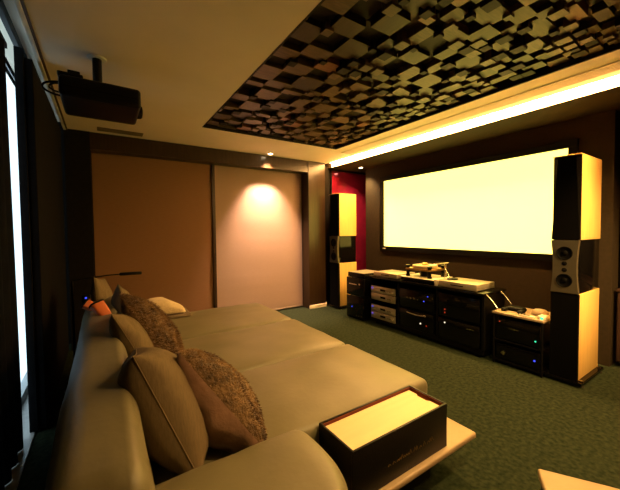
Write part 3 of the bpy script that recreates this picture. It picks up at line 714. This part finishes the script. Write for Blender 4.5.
# reading lamp behind the sofa
t = thing('reading_lamp', 'thin black reading lamp with a long arm over the far end of the sofa back', 'lamp', (-0.22, 3.2, 0))
MB().cyl((-0.22, 3.2, 0), (-0.22, 3.2, 0.02), 0.075, n=28, bev=0.004).build('base', 'black', t, 40)
MB().cyl((-0.22, 3.2, 0.02), (-0.22, 3.2, 0.905), 0.009, n=12).build('pole', 'black', t, 40)
MB().tube([(-0.22, 3.2, 0.90), (-0.19, 3.2, 0.910), (-0.10, 3.2, 0.920), (0.02, 3.2, 0.930), (0.12, 3.2, 0.932)], 0.005, 8).build('arm', 'black', t, 60)
MB().tube([(0.11, 3.2, 0.932), (0.12, 3.2, 0.932), (0.28, 3.2, 0.930), (0.285, 3.2, 0.930)], [0.007, 0.014, 0.014, 0.008], 12).build('lamp_head', 'black', t, 60)

# ------------------------------------------------------------------ side shelf, storage box, ottoman
t = thing('side_platform', 'low beige leather platform beside the sofa arm, under the dark box', 'side table', (1.15, 1.03, 0))
MB().box(0.706, 1.655, 0.90, 1.15, 0.168, 0.200, 0.010, 3).build('top', 'beige', t, 40)
MB().box(0.72, 1.40, 1.00, 1.15, 0.0, 0.168, 0.004).build('base', 'hide', t, 30)
t = thing('storage_box', 'dark leather box with a pale wooden insert on the low platform', 'box', (1.115, 1.05, 0.20))
x0, x1, y0, y1, zb, zt = 0.80, 1.425, 0.925, 1.160, 0.201, 0.420
b = MB(); k = 0.012
b.box(x0, x1, y0, y0 + k, zb, zt, 0.003); b.box(x0, x1, y1 - k, y1, zb, zt, 0.003)
b.box(x0, x0 + k, y0 + .002, y1 - .002, zb, zt, 0.003); b.box(x1 - k, x1, y0 + .002, y1 - .002, zb, zt, 0.003); b.box(x0 + .002, x1 - .002, y0 + .002, y1 - .002, zb, zb + 0.01)
b.build('shell', 'hide', t, 30)
b = MB(); b.box(x0 + k, x1 - k, y1 - k - 0.003, y1 - k - 0.0005, zt - 0.05, zt - 0.004); b.box(x1 - k - 0.003, x1 - k - 0.0005, y0 + k, y1 - k, zt - 0.05, zt - 0.004)
b.build('lining', 'redlining', t)
yc = (y0 + y1) / 2
xr = x1 - 0.030
MB().prism([(x0 + 0.016, y0 + 0.015), (xr, y0 + 0.015), (xr, yc - 0.04), (xr - 0.016, yc - 0.03), (xr - 0.016, yc + 0.03), (xr, yc + 0.04), (xr, y1 - 0.022), (x0 + 0.016, y1 - 0.022)], zb + 0.01, zt - 0.012, 'z', 0.002).build('wooden_insert', 'lightwood', t, 30)
# faint stamped script on the front of the box
b = MB()
r_ = random.Random(4); x = 1.00
while x < 1.30:
    h = r_.choice((0.010, 0.012, 0.022)); wd = r_.choice((0.010, 0.014))
    b.tube([(x, y0 - 0.0005, 0.275), (x + wd * 0.5, y0 - 0.0005, 0.275 + h), (x + wd * 0.9, y0 - 0.0005, 0.278 + h * 0.3), (x + wd * 1.2, y0 - 0.0005, 0.276)], 0.0011, 5)
    x += wd * 1.2 + (0.012 if r_.random() < 0.18 else 0.0)
b.build('stamped_lettering', 'gold', t)

def rotbox(cx, cy, ang): return Matrix.Translation((cx, cy, 0)) @ Matrix.Rotation(ang, 4, 'Z')
t = thing('low_ottoman', 'low beige leather ottoman at the bottom right corner of the picture', 'ottoman', (1.60, 0.30, 0))
mx = Matrix.Translation((1.545, 0.575, 0)) @ Matrix.Rotation(math.radians(-58), 4, 'Z')
MB().box(0, 0.75, -0.55, 0, 0.225, 0.262, 0.010, 3, mx).build('top', 'beige', t, 40)
MB().box(0.01, 0.74, -0.54, -0.01, 0.03, 0.226, 0.006, 2, mx).build('body', 'hide', t, 30)
for (a, b_) in ((0.05, -0.05), (0.70, -0.05), (0.05, -0.5), (0.70, -0.5)):
    p = mx @ Vector((a, b_, 0)); MB().cyl((p.x, p.y, 0), (p.x, p.y, 0.032), 0.02, n=14).build('foot', 'black', t)

# cable lying along the far wall beside the pillar
o = MB().box(3.146, 3.178, 4.32, 4.37, 0.0, 0.075, 0.004).build('power_socket', 'white', None, 30)
tag(o, 'small white floor socket between the pillar and the left loudspeaker', 'socket')
